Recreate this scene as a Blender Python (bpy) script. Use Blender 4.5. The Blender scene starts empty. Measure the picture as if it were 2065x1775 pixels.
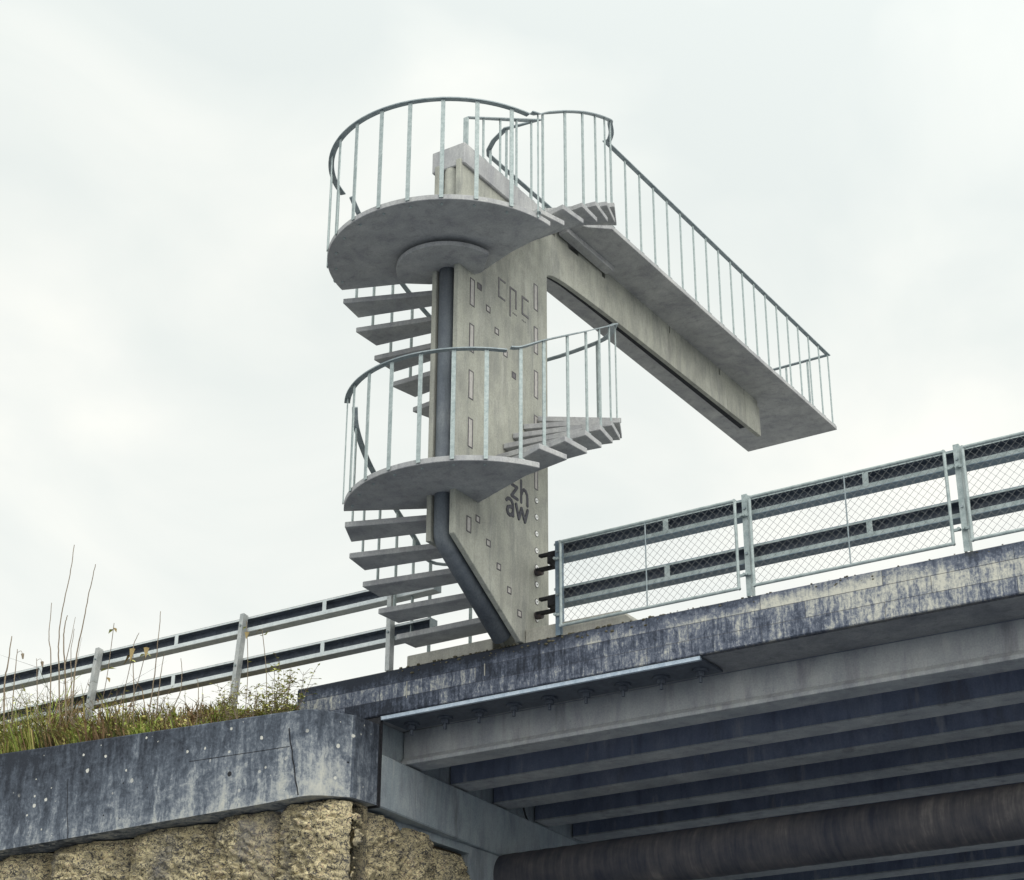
import bpy, math, random
from math import sin, cos, pi, radians, sqrt, atan2, hypot
from mathutils import Vector, Matrix, noise as mn
random.seed(7)
S = bpy.context.scene
COL = S.collection

# ------------------------------------------------------------------ camera
cam = bpy.data.objects.new('camera', bpy.data.cameras.new('camera'))
COL.objects.link(cam)
R = ((0.840484, -0.22784, -0.491605), (0.541828, 0.358378, 0.760255), (0.002964, -0.905348, 0.424661))
cam.matrix_world = Matrix([[r[0], -r[1], -r[2], 0.0] for r in R] + [[0, 0, 0, 1]])
cam.data.sensor_width = 36.0
cam.data.lens = 64.3
cam.data.clip_start = 0.1
cam.data.clip_end = 6000
S.camera = cam

# ------------------------------------------------------------------ light
SUN_DIR = Vector((0.80, -0.42, 0.80)).normalized()        # towards the bright part of the overcast
sun = bpy.data.objects.new('sun', bpy.data.lights.new('sun', 'SUN'))
COL.objects.link(sun)
sun.data.energy = 1.3
sun.data.angle = radians(48)
sun.data.color = (1.0, 0.95, 0.86)
sun.rotation_euler = (-SUN_DIR).to_track_quat('-Z', 'Y').to_euler()
S.view_settings.view_transform = 'Standard'
S.view_settings.look = 'None'
S.view_settings.gamma = 1.0
S.view_settings.exposure = 0.22

W = bpy.data.worlds.new('World')
S.world = W
W.use_nodes = True
wt = W.node_tree
wt.nodes.clear()


def nd(t, typ, **kw):
    n = t.nodes.new(typ)
    for k, v in kw.items():
        if k.startswith('i_'):
            key = k[2:]
            key = int(key) if key.isdigit() else key.replace('_', ' ')
            if hasattr(v, 'is_linked') or isinstance(v, bpy.types.NodeSocket):
                t.links.new(v, n.inputs[key])
            else:
                n.inputs[key].default_value = v
        else:
            setattr(n, k, v)
    return n


def ramp(t, fac, stops):
    r = t.nodes.new('ShaderNodeValToRGB')
    e = r.color_ramp.elements
    while len(e) < len(stops):
        e.new(0.5)
    for q, (p, c) in zip(e, stops):
        q.position = p
        q.color = c if len(c) == 4 else (*c, 1)
    t.links.new(fac, r.inputs[0])
    return r.outputs[0]


def mixc(t, f, a, b, mode='MIX'):
    m = t.nodes.new('ShaderNodeMix')
    m.data_type = 'RGBA'
    m.blend_type = mode
    for s, v in ((m.inputs[0], f), (m.inputs[6], a), (m.inputs[7], b)):
        if isinstance(v, bpy.types.NodeSocket):
            t.links.new(v, s)
        elif isinstance(v, (int, float)):
            s.default_value = v
        else:
            s.default_value = (*v, 1) if len(v) == 3 else v
    return m.outputs[2]


def mth(t, op, a, b=0.0, c=0.0, clamp=False):
    m = t.nodes.new('ShaderNodeMath')
    m.operation = op
    m.use_clamp = clamp
    for s, v in zip(m.inputs, (a, b, c)):
        if isinstance(v, bpy.types.NodeSocket):
            t.links.new(v, s)
        else:
            s.default_value = v
    return m.outputs[0]


tc = nd(wt, 'ShaderNodeTexCoord')
mp = nd(wt, 'ShaderNodeMapping', i_Vector=tc.outputs['Generated'], i_Scale=(1.0, 1.0, 1.8), i_Location=(3.1, 0.4, 0.2))
n1 = nd(wt, 'ShaderNodeTexNoise', i_Vector=mp.outputs[0], i_Scale=4.6, i_Detail=8.0, i_Roughness=0.46, i_Distortion=0.5)
sep = nd(wt, 'ShaderNodeSeparateXYZ', i_Vector=tc.outputs['Generated'])
low = mth(wt, 'MULTIPLY', sep.outputs[2], 0.92)
cf = mth(wt, 'ADD', mth(wt, 'SUBTRACT', n1.outputs[0], low), 0.385)
cloud = ramp(wt, cf, [(0.30, (0.71, 0.755, 0.735)), (0.43, (0.765, 0.80, 0.77)), (0.55, (0.83, 0.85, 0.81)), (0.68, (0.92, 0.92, 0.86))])
# glow added to the overcast on the sun side, out of view, lights the front faces
lob = nd(wt, 'ShaderNodeVectorMath', operation='DOT_PRODUCT', i_0=tc.outputs['Generated'], i_1=Vector((0.62, -0.45, 0.78)).normalized()).outputs[1]
lob = mth(wt, 'POWER', mth(wt, 'MAXIMUM', mth(wt, 'MULTIPLY_ADD', lob, 0.80, 0.20), 0.0), 1.5)
cloud = mixc(wt, 1.0, cloud, nd(wt, 'ShaderNodeCombineXYZ', i_X=mth(wt, 'MULTIPLY_ADD', lob, 1.25, 1.0), i_Y=mth(wt, 'MULTIPLY_ADD', lob, 1.25, 1.0), i_Z=mth(wt, 'MULTIPLY_ADD', lob, 1.28, 1.0)).outputs[0], 'MULTIPLY')
cloud.node.clamp_result = False
sky = nd(wt, 'ShaderNodeTexSky', sky_type='NISHITA', sun_disc=False, sun_elevation=math.asin(SUN_DIR.z),
         sun_rotation=atan2(SUN_DIR.x, SUN_DIR.y))
bg1 = nd(wt, 'ShaderNodeBackground', i_Color=sky.outputs[0], i_Strength=0.08)
bg2 = nd(wt, 'ShaderNodeBackground', i_Color=cloud, i_Strength=1.0)
mx = nd(wt, 'ShaderNodeMixShader', i_0=0.95, i_1=bg1.outputs[0], i_2=bg2.outputs[0])
nd(wt, 'ShaderNodeOutputWorld', i_Surface=mx.outputs[0])

# ------------------------------------------------------------------ materials


def newmat(name, rough=0.85, metal=0.0):
    m = bpy.data.materials.new(name)
    m.use_nodes = True
    t = m.node_tree
    b = t.nodes['Principled BSDF']
    b.inputs['Roughness'].default_value = rough
    b.inputs['Metallic'].default_value = metal
    b.inputs['Specular IOR Level'].default_value = 0.3
    co = nd(t, 'ShaderNodeTexCoord').outputs['Object']
    return m, t, b, co


def vmap(t, co, sc, loc=(0, 0, 0)):
    return nd(t, 'ShaderNodeMapping', i_Vector=co, i_Scale=sc, i_Location=loc).outputs[0]


def noi(t, v, sc, det=4.0, ro=0.55, dist=0.0):
    return nd(t, 'ShaderNodeTexNoise', i_Vector=v, i_Scale=sc, i_Detail=det, i_Roughness=ro, i_Distortion=dist).outputs[0]


def bump(t, b, h, st, d=0.01):
    n = nd(t, 'ShaderNodeBump', i_Strength=st, i_Distance=d, i_Height=h)
    t.links.new(n.outputs[0], b.inputs['Normal'])


def concrete(name, c0, c1, c2, stain=(0.2, 0.19, 0.16), stain_amt=0.45, bump_s=0.25, fine=60.0):
    m, t, b, co = newmat(name)
    a = ramp(t, noi(t, co, 2.2, 6, 0.6), [(0.3, c0), (0.52, c1), (0.72, c2)])
    st = noi(t, vmap(t, co, (5, 5, 1.0)), 2.0, 6, 0.65, 0.4)
    f = mth(t, 'MULTIPLY', ramp(t, st, [(0.5, (0, 0, 0)), (0.72, (1, 1, 1))]), stain_amt)
    a = mixc(t, f, a, stain)
    fn = noi(t, co, fine, 3, 0.6)
    sm = noi(t, vmap(t, co, (1.6, 1.6, 0.5)), 2.0, 7, 0.7, 1.0)
    a = mixc(t, 0.5, a, ramp(t, sm, [(0.34, (0.33, 0.33, 0.36)), (0.5, (0.5, 0.5, 0.5)), (0.66, (0.62, 0.62, 0.60))]), 'OVERLAY')
    a = mixc(t, 0.4, a, ramp(t, fn, [(0.3, (0.35, 0.35, 0.36)), (0.7, (0.66, 0.66, 0.64))]), 'OVERLAY')
    pit = nd(t, 'ShaderNodeTexVoronoi', i_Vector=co, i_Scale=23.0, i_Randomness=1.0).outputs[0]
    pm = mth(t, 'MULTIPLY', ramp(t, pit, [(0.05, (1, 1, 1)), (0.11, (0, 0, 0))]), ramp(t, noi(t, co, 4.0, 2), [(0.52, (0, 0, 0)), (0.62, (0.6, 0.6, 0.6))]))
    a = mixc(t, pm, a, (0.07, 0.07, 0.075))
    t.links.new(a, b.inputs['Base Color'])
    bump(t, b, mth(t, 'ADD', fn, mth(t, 'MULTIPLY', st, 1.5)), bump_s, 0.006)
    return m


M = {}
M['tower'] = concrete('pale_concrete', (0.27, 0.272, 0.24), (0.335, 0.337, 0.295), (0.41, 0.41, 0.36), (0.20, 0.205, 0.20), 0.6)
M['tread'] = concrete('slab_concrete', (0.30, 0.302, 0.31), (0.37, 0.372, 0.375), (0.44, 0.44, 0.435), (0.22, 0.22, 0.225), 0.6)
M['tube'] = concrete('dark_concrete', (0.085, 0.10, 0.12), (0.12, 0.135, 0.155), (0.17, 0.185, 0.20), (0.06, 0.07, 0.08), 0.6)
M['girder'] = concrete('girder_concrete', (0.28, 0.295, 0.31), (0.345, 0.355, 0.365), (0.41, 0.415, 0.415), (0.21, 0.21, 0.235), 0.5)
M['inner'] = concrete('gap_shade_concrete', (0.125, 0.148, 0.215), (0.17, 0.195, 0.27), (0.22, 0.245, 0.315), (0.09, 0.105, 0.155), 0.6)  # bluish dark tone: shade between the girders put into the colour
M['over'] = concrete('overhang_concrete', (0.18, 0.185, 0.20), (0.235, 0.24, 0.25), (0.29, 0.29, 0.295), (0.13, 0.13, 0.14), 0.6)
M['abut'] = concrete('abutment_concrete', (0.24, 0.28, 0.305), (0.31, 0.35, 0.37), (0.38, 0.41, 0.42), (0.18, 0.18, 0.21), 0.6)
def runs(m, amt=0.5, sx=6.0):
    t = m.node_tree
    b = t.nodes['Principled BSDF']
    co = nd(t, 'ShaderNodeTexCoord').outputs['Object']
    old = b.inputs['Base Color'].links[0].from_socket
    n = noi(t, vmap(t, co, (sx, sx, 0.7)), 1.0, 5, 0.6, 0.2)
    big = noi(t, co, 0.9, 4, 0.6)
    f = mth(t, 'MULTIPLY', mth(t, 'MULTIPLY', ramp(t, n, [(0.52, (0, 0, 0)), (0.66, (1, 1, 1))]), ramp(t, big, [(0.42, (0, 0, 0)), (0.6, (1, 1, 1))])), amt)
    c = mixc(t, f, old, (0.10, 0.095, 0.10))
    n2 = noi(t, vmap(t, co, (sx * 1.7, sx * 1.7, 1.2), (3, 1, 7)), 1.0, 4, 0.6)
    c = mixc(t, mth(t, 'MULTIPLY', ramp(t, n2, [(0.60, (0, 0, 0)), (0.70, (1, 1, 1))]), amt * 0.6), c, (0.52, 0.51, 0.48))
    t.links.new(c, b.inputs['Base Color'])


runs(M['girder'], 0.45, 5.0)
runs(M['abut'], 0.5, 4.0)
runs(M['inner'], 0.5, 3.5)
runs(M['tower'], 0.35, 7.0)
M['plinth'] = concrete('plinth_concrete', (0.29, 0.285, 0.25), (0.36, 0.35, 0.31), (0.42, 0.41, 0.36), (0.2, 0.2, 0.17), 0.5)


def fascia_mat():
    m, t, b, co = newmat('stained_boarded_concrete', 0.9)
    s = nd(t, 'ShaderNodeSeparateXYZ', i_Vector=co)
    v = nd(t, 'ShaderNodeCombineXYZ', i_X=s.outputs[0], i_Y=s.outputs[2], i_Z=0.0).outputs[0]
    br = nd(t, 'ShaderNodeTexBrick', i_Vector=vmap(t, v, (1, 1, 1), (0.31, 0.0, 0)), i_Scale=1.0, i_Color1=(0, 0, 0, 1), i_Color2=(1, 1, 1, 1), i_Mortar=(0.5, 0.5, 0.5, 1),
            i_Brick_Width=1.15, i_Row_Height=0.152, i_Mortar_Size=0.0035, i_Mortar_Smooth=0.2, i_Bias=0.0)
    br.offset = 0.37
    wav = nd(t, 'ShaderNodeVectorMath', operation='ADD', i_0=co, i_1=nd(t, 'ShaderNodeVectorMath', operation='SCALE', i_0=nd(t, 'ShaderNodeTexNoise', i_Vector=co, i_Scale=9.0).outputs[1], i_Scale=0.05).outputs[0]).outputs[0]
    drip = noi(t, vmap(t, wav, (27, 27, 2.6)), 1.0, 7, 0.74)
    blot = noi(t, co, 5.0, 8, 0.72, 0.6)
    spk = noi(t, co, 34.0, 5, 0.72, 0.4)
    big = noi(t, vmap(t, co, (0.55, 1, 0.6)), 1.0, 3)
    lv = mth(t, 'ADD', mth(t, 'ADD', mth(t, 'MULTIPLY', drip, 0.50), mth(t, 'MULTIPLY', blot, 0.36)), mth(t, 'MULTIPLY', spk, 0.26))
    lv = mth(t, 'ADD', lv, mth(t, 'MULTIPLY', mth(t, 'SUBTRACT', big, 0.5), 0.34))
    lv = mth(t, 'ADD', lv, mth(t, 'MULTIPLY', mth(t, 'SUBTRACT', br.outputs[0], 0.5), 0.14))
    top = mth(t, 'MULTIPLY', mth(t, 'SUBTRACT', mth(t, 'ADD', s.outputs[2], mth(t, 'MULTIPLY', drip, 0.24)), 0.43), 2.0, clamp=True)   # algae that grows down from the wet top edge
    lv = mth(t, 'SUBTRACT', lv, mth(t, 'MULTIPLY', top, 0.5))
    # the end near the embankment is dirtier
    west = mth(t, 'MULTIPLY', mth(t, 'SUBTRACT', 0.25, s.outputs[0]), 0.06, clamp=True)
    lv = mth(t, 'SUBTRACT', lv, mth(t, 'MINIMUM', west, 0.085))
    lv = mth(t, 'MULTIPLY_ADD', mth(t, 'SUBTRACT', lv, 0.545), 1.22, 0.550)
    c = ramp(t, lv, [(0.34, (0.026, 0.031, 0.043)), (0.45, (0.07, 0.083, 0.115)), (0.525, (0.155, 0.172, 0.215)), (0.585, (0.33, 0.335, 0.325)), (0.67, (0.54, 0.525, 0.455))])
    moss = mth(t, 'MULTIPLY', ramp(t, noi(t, co, 11.0, 5, 0.7), [(0.55, (0, 0, 0)), (0.68, (0.8, 0.8, 0.8))]), top)
    c = mixc(t, moss, c, (0.10, 0.095, 0.05))
    c = mixc(t, mth(t, 'MULTIPLY', br.outputs[1], 0.75), c, (0.035, 0.037, 0.05))
    t.links.new(c, b.inputs['Base Color'])
    bump(t, b, mth(t, 'SUBTRACT', mth(t, 'ADD', spk, blot), br.outputs[1]), 0.5, 0.008)
    return m


def wing_mat():
    m, t, b, co = newmat('weathered_dark_concrete', 0.9)
    s = nd(t, 'ShaderNodeSeparateXYZ', i_Vector=co)
    wav = nd(t, 'ShaderNodeVectorMath', operation='ADD', i_0=co, i_1=nd(t, 'ShaderNodeVectorMath', operation='SCALE', i_0=nd(t, 'ShaderNodeTexNoise', i_Vector=co, i_Scale=5.0).outputs[1], i_Scale=0.09).outputs[0]).outputs[0]
    drip = noi(t, vmap(t, wav, (10, 10, 0.9)), 1.0, 7, 0.74)
    blot = noi(t, co, 6.0, 9, 0.74, 0.8)
    spk = noi(t, co, 30.0, 4, 0.7)
    big = noi(t, vmap(t, co, (0.8, 0.8, 0.8)), 1.0, 3)
    lv = mth(t, 'ADD', mth(t, 'ADD', mth(t, 'MULTIPLY', drip, 0.48), mth(t, 'MULTIPLY', blot, 0.38)), mth(t, 'MULTIPLY', spk, 0.22))
    lv = mth(t, 'ADD', lv, mth(t, 'MULTIPLY', mth(t, 'SUBTRACT', big, 0.5), 0.22))
    wash = mth(t, 'MULTIPLY', mth(t, 'SUBTRACT', 0.55, s.outputs[2]), 0.17)        # rain has washed the lower face paler
    lv = mth(t, 'ADD', lv, wash)
    east = mth(t, 'MULTIPLY', mth(t, 'ADD', s.outputs[0], 3.2), 0.028)
    lv = mth(t, 'ADD', lv, east)
    lv = mth(t, 'SUBTRACT', lv, mth(t, 'MULTIPLY', mth(t, 'GREATER_THAN', s.outputs[0], 1.385), 0.10))     # soot beside the open joint
    lv = mth(t, 'SUBTRACT', lv, 0.055)
    lv = mth(t, 'MULTIPLY_ADD', mth(t, 'SUBTRACT', lv, 0.575), 1.3, 0.568)
    c = ramp(t, lv, [(0.38, (0.028, 0.033, 0.044)), (0.53, (0.082, 0.097, 0.122)), (0.61, (0.16, 0.18, 0.21)), (0.69, (0.32, 0.335, 0.34)), (0.80, (0.46, 0.455, 0.41))])
    vo = nd(t, 'ShaderNodeTexVoronoi', i_Vector=co, i_Scale=13.0, i_Randomness=1.0)
    pick = nd(t, 'ShaderNodeSeparateColor', i_Color=vo.outputs[1]).outputs[0]
    sz = mth(t, 'MULTIPLY', mth(t, 'SUBTRACT', pick, 0.70), 0.95)
    lich = mth(t, 'MULTIPLY', mth(t, 'LESS_THAN', mth(t, 'ADD', vo.outputs[0], mth(t, 'MULTIPLY', mth(t, 'SUBTRACT', spk, 0.5), 0.5)), sz), ramp(t, noi(t, co, 1.3, 2), [(0.40, (0, 0, 0)), (0.50, (1, 1, 1))]))
    c = mixc(t, lich, c, (0.56, 0.55, 0.50))
    v2 = nd(t, 'ShaderNodeTexVoronoi', i_Vector=vmap(t, co, (1, 1, 1), (3.3, 1.7, 5.1)), i_Scale=9.0)
    p2 = nd(t, 'ShaderNodeSeparateColor', i_Color=v2.outputs[1]).outputs[0]
    hol = mth(t, 'LESS_THAN', v2.outputs[0], mth(t, 'MULTIPLY', mth(t, 'SUBTRACT', p2, 0.8), 0.55))
    c = mixc(t, hol, c, (0.012, 0.013, 0.017))
    t.links.new(c, b.inputs['Base Color'])
    bump(t, b, mth(t, 'ADD', blot, spk), 0.55, 0.01)
    return m


def rock_mat():
    m, t, b, co = newmat('rough_beige_concrete', 0.95)
    n = noi(t, co, 3.0, 6, 0.65)
    f = noi(t, co, 30.0, 6, 0.72, 1.6)
    c = ramp(t, n, [(0.32, (0.31, 0.275, 0.19)), (0.5, (0.50, 0.43, 0.265)), (0.66, (0.68, 0.58, 0.36))])
    c = mixc(t, 0.75, c, ramp(t, f, [(0.36, (0.16, 0.16, 0.19)), (0.5, (0.5, 0.5, 0.5)), (0.64, (0.75, 0.73, 0.68))]), 'OVERLAY')
    for sc, wd, am, lo in ((7.5, 0.024, 0.92, (0, 0, 0)), (13.0, 0.028, 0.85, (5, 3, 1))):      # crevice shade put into the colour as dark winding lines
        wn = noi(t, vmap(t, co, (sc, sc, sc * 1.35), lo), 1.0, 2.5, 0.55, 0.9)
        dd = mth(t, 'ABSOLUTE', mth(t, 'SUBTRACT', wn, 0.5))
        c = mixc(t, mth(t, 'MULTIPLY', ramp(t, dd, [(wd * 0.3, (1, 1, 1)), (wd, (0, 0, 0))]), am), c, (0.035, 0.036, 0.045))
    fl = noi(t, vmap(t, co, (21, 21, 26)), 1.0, 4, 0.7, 1.4)
    c = mixc(t, ramp(t, fl, [(0.36, (0.9, 0.9, 0.9)), (0.46, (0, 0, 0))]), c, (0.05, 0.05, 0.06))
    c = mixc(t, ramp(t, fl, [(0.60, (0, 0, 0)), (0.68, (0.55, 0.55, 0.55))]), c, (0.66, 0.60, 0.46))
    v = ramp(t, nd(t, 'ShaderNodeTexNoise', i_Vector=vmap(t, co, (2.6, 2.6, 1.0)), i_Scale=1.0, i_Detail=5.0).outputs[0], [(0.53, (0, 0, 0)), (0.68, (0.7, 0.7, 0.7))])
    c = mixc(t, v, c, (0.13, 0.125, 0.125))
    t.links.new(c, b.inputs['Base Color'])
    bump(t, b, f, 0.7, 0.012)
    return m


def metal(name, c0, c1, rough=0.5, met=0.55):
    m, t, b, co = newmat(name, rough, met)
    n = noi(t, co, 14.0, 5, 0.65)
    c = ramp(t, n, [(0.35, c0), (0.65, c1)])
    sp = noi(t, co, 90.0, 2, 0.5)
    c = mixc(t, 0.35, c, ramp(t, sp, [(0.3, (0.35, 0.35, 0.35)), (0.7, (0.68, 0.68, 0.68))]), 'OVERLAY')
    t.links.new(c, b.inputs['Base Color'])
    t.links.new(mth(t, 'ADD', mth(t, 'MULTIPLY', n, 0.3), rough - 0.15), b.inputs['Roughness'])
    return m


def plain(name, c0, c1, sc=10.0, rough=0.8, bs=0.0):
    m, t, b, co = newmat(name, rough)
    n = noi(t, co, sc, 5, 0.6)
    t.links.new(ramp(t, n, [(0.35, c0), (0.65, c1)]), b.inputs['Base Color'])
    if bs:
        bump(t, b, n, bs, 0.01)
    return m


M['fascia'] = fascia_mat()
M['wing'] = wing_mat()
M['rock'] = rock_mat()
M['galv'] = metal('galvanised_steel', (0.26, 0.31, 0.31), (0.40, 0.45, 0.445), 0.6, 0.2)
M['galvdull'] = metal('dull_galvanised_steel', (0.20, 0.24, 0.26), (0.33, 0.37, 0.38), 0.6, 0.4)
M['rail'] = metal('guardrail_steel', (0.34, 0.36, 0.36), (0.47, 0.48, 0.47), 0.6, 0.3)
M['blue'] = metal('painted_steel', (0.14, 0.19, 0.24), (0.22, 0.28, 0.33), 0.5, 0.3)
M['bright'] = metal('bright_zinc_steel', (0.33, 0.40, 0.48), (0.48, 0.55, 0.63), 0.4, 0.4)
M['dsteel'] = metal('dark_steel', (0.055, 0.065, 0.085), (0.10, 0.115, 0.14), 0.6, 0.2)
M['wire'] = metal('mesh_wire', (0.17, 0.18, 0.18), (0.25, 0.26, 0.26), 0.6, 0.3)
M['mark'] = plain('grey_groove_paint', (0.075, 0.07, 0.075), (0.13, 0.12, 0.13), 40)
M['faint'] = plain('worn_grey_paint', (0.11, 0.105, 0.115), (0.18, 0.17, 0.175), 25)
M['letter'] = plain('dark_grey_paint', (0.055, 0.055, 0.065), (0.10, 0.10, 0.115), 30)
M['patch'] = plain('filled_pocket_mortar', (0.36, 0.345, 0.325), (0.45, 0.43, 0.41), 30)
M['lip'] = metal('pale_zinc_lip', (0.52, 0.56, 0.57), (0.64, 0.68, 0.68), 0.5, 0.2)  # lighter zinc tone for lips and straps
M['beamin'] = metal('shaded_beam_inside', (0.10, 0.118, 0.15), (0.17, 0.19, 0.225), 0.7, 0.1)  # shade inside the open beam put into a darker steel colour
M['white'] = plain('white_plastic', (0.72, 0.72, 0.70), (0.82, 0.82, 0.80), 30, 0.4)
M['black'] = plain('black_rubber', (0.012, 0.012, 0.014), (0.03, 0.03, 0.034), 30)
M['dirt_shade'] = plain('joint_dirt_gap_shade', (0.012, 0.013, 0.016), (0.03, 0.03, 0.035), 30)  # dark joints and cracks, also the painted shade between the web plates
M['rust'] = plain('rusty_steel', (0.045, 0.042, 0.048), (0.09, 0.07, 0.065), 25, 0.8, 0.2)
M['earth'] = plain('earth', (0.055, 0.042, 0.028), (0.13, 0.10, 0.065), 6, 0.95, 0.5)
M['ground'] = plain('gravel_ground', (0.145, 0.16, 0.19), (0.21, 0.23, 0.265), 1.3, 0.95, 0.3)
M['asphalt'] = plain('asphalt', (0.22, 0.22, 0.215), (0.28, 0.28, 0.275), 50, 0.9, 0.2)
M['moss'] = plain('moss_clumps', (0.06, 0.055, 0.035), (0.16, 0.145, 0.10), 20, 0.95, 0.4)
GR = [plain('grass_green', (0.19, 0.25, 0.045), (0.34, 0.40, 0.09), 3, 0.7), plain('grass_yellow', (0.38, 0.35, 0.10), (0.54, 0.48, 0.18), 3, 0.7),
      plain('grass_brown', (0.16, 0.10, 0.05), (0.28, 0.19, 0.10), 3, 0.8), plain('grass_dark', (0.045, 0.06, 0.018), (0.09, 0.10, 0.03), 3, 0.8)]
M['stalk'] = plain('dry_stalk', (0.17, 0.13, 0.09), (0.27, 0.22, 0.16), 8, 0.8)
M['leaf'] = plain('weed_leaf', (0.42, 0.46, 0.10), (0.68, 0.66, 0.24), 6, 0.6)
M['leafb'] = plain('withered_leaf', (0.19, 0.135, 0.055), (0.30, 0.23, 0.10), 6, 0.7)


def pipe_mat():
    m, t, b, co = newmat('sooty_pipe', 0.75)
    st = noi(t, vmap(t, co, (16, 1.5, 1.5)), 1.0, 7, 0.75)
    n = noi(t, co, 1.6, 5, 0.65)
    lv = mth(t, 'ADD', mth(t, 'MULTIPLY', st, 0.5), mth(t, 'MULTIPLY', n, 0.6))
    c = ramp(t, lv, [(0.42, (0.030, 0.034, 0.05)), (0.52, (0.055, 0.055, 0.066)), (0.62, (0.085, 0.08, 0.085)), (0.74, (0.17, 0.155, 0.15))])
    t.links.new(c, b.inputs['Base Color'])
    bump(t, b, st, 0.3, 0.01)
    return m


M['pipe'] = pipe_mat()

# ------------------------------------------------------------------ mesh helpers


class MB:
    def __init__(s):
        s.v = []
        s.f = []
        s.mi = []

    def add(s, vs, fs, mi=0):
        o = len(s.v)
        s.v += [tuple(p) for p in vs]
        s.f += [tuple(i + o for i in f) for f in fs]
        s.mi += [mi] * len(fs)

    def box(s, x0, x1, y0, y1, z0, z1, mi=0, bev=0.0):
        if bev:
            c = bev
            s.prism_x([(y0 + c, z0), (y1 - c, z0), (y1, z0 + c), (y1, z1 - c), (y1 - c, z1), (y0 + c, z1), (y0, z1 - c), (y0, z0 + c)], x0, x1, mi)
            return
        s.add([(x0, y0, z0), (x1, y0, z0), (x1, y1, z0), (x0, y1, z0), (x0, y0, z1), (x1, y0, z1), (x1, y1, z1), (x0, y1, z1)],
              [(3, 2, 1, 0), (4, 5, 6, 7), (0, 1, 5, 4), (1, 2, 6, 5), (2, 3, 7, 6), (3, 0, 4, 7)], mi)

    def _prism(s, bot, top, mi):
        n = len(bot)
        s.add(bot + top, [tuple(range(n))[::-1], tuple(range(n, 2 * n))] + [(i, (i + 1) % n, n + (i + 1) % n, n + i) for i in range(n)], mi)

    def prism(s, poly, z0, z1, mi=0):
        a = sum(poly[i][0] * poly[(i + 1) % len(poly)][1] - poly[(i + 1) % len(poly)][0] * poly[i][1] for i in range(len(poly)))
        if a < 0:
            poly = poly[::-1]
        s._prism([(x, y, z0) for x, y in poly], [(x, y, z1) for x, y in poly], mi)

    def prism_x(s, poly, x0, x1, mi=0):          # polygon in (y, z) swept along x
        a = sum(poly[i][0] * poly[(i + 1) % len(poly)][1] - poly[(i + 1) % len(poly)][0] * poly[i][1] for i in range(len(poly)))
        if a < 0:
            poly = poly[::-1]
        s._prism([(x0, y, z) for y, z in poly], [(x1, y, z) for y, z in poly], mi)

    def tube(s, path, r, n=8, mi=0, cap=True):
        P = [Vector(p) for p in path]
        rs = r if isinstance(r, (list, tuple)) else [r] * len(P)
        vs = []
        for i, p in enumerate(P):
            d = (P[min(i + 1, len(P) - 1)] - P[max(i - 1, 0)]).normalized()
            a = d.orthogonal() if i == 0 else (a - d * a.dot(d))
            a.normalize()
            b = d.cross(a)
            vs += [p + (a * cos(2 * pi * k / n) + b * sin(2 * pi * k / n)) * rs[i] for k in range(n)]
        fs = [(i * n + k, i * n + (k + 1) % n, (i + 1) * n + (k + 1) % n, (i + 1) * n + k) for i in range(len(P) - 1) for k in range(n)]
        if cap:
            fs += [tuple(range(n))[::-1], tuple((len(P) - 1) * n + k for k in range(n))]
        s.add(vs, fs, mi)

    def bar(s, path, w, h, mi=0):                # flat bar lying on its wide face along a path
        P = [Vector(p) for p in path]
        vs = []
        for i, p in enumerate(P):
            d0 = (P[i] - P[i - 1]) if i else (P[1] - P[0])
            d1 = (P[i + 1] - P[i]) if i < len(P) - 1 else d0
            h0 = Vector((d0.x, d0.y, 0)).normalized()
            h1 = Vector((d1.x, d1.y, 0)).normalized()
            hd = (h0 + h1)
            hd = hd.normalized() if hd.length > 1e-4 else h0
            sc = 1.0 / max(0.45, hd.dot(h0))
            side = Vector((hd.y, -hd.x, 0)) * (w / 2 * sc)
            up = Vector((0, 0, h / 2))
            vs += [p - side - up, p + side - up, p + side + up, p - side + up]
        fs = [(i * 4 + k, i * 4 + (k + 1) % 4, i * 4 + 4 + (k + 1) % 4, i * 4 + 4 + k) for i in range(len(P) - 1) for k in range(4)]
        e = (len(P) - 1) * 4
        fs += [(3, 2, 1, 0), (e, e + 1, e + 2, e + 3)]
        s.add(vs, fs, mi)

    def build(s, name, mat, parent=None, smooth=False, root=None):
        me = bpy.data.meshes.new(name)
        off = Vector((0, 0, 0))
        o = bpy.data.objects.new(name, me)
        COL.objects.link(o)
        if parent is not None:
            o.parent = parent
            off = Vector(parent.get('_at', (0, 0, 0)))
            o['_at'] = tuple(off)
        elif root is not None:
            off = Vector(root)
            o.location = off
            o['_at'] = tuple(off)
        me.from_pydata([tuple(Vector(p) - off) for p in s.v], [], s.f)
        for m in (mat if isinstance(mat, list) else [mat]):
            me.materials.append(m)
        me.polygons.foreach_set('material_index', s.mi)
        if smooth:
            me.polygons.foreach_set('use_smooth', [True] * len(me.polygons))
        me.update()
        return o


def thing(name, label, cat, loc, group=None):
    o = bpy.data.objects.new(name, None)
    COL.objects.link(o)
    o.location = loc
    o['_at'] = tuple(loc)
    o['label'] = label
    o['category'] = cat
    if group:
        o['group'] = group
    return o


def tag(o, label=None, cat=None, group=None, kind=None):
    for k, v in (('label', label), ('category', cat), ('group', group), ('kind', kind)):
        if v:
            o[k] = v
    return o


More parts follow.
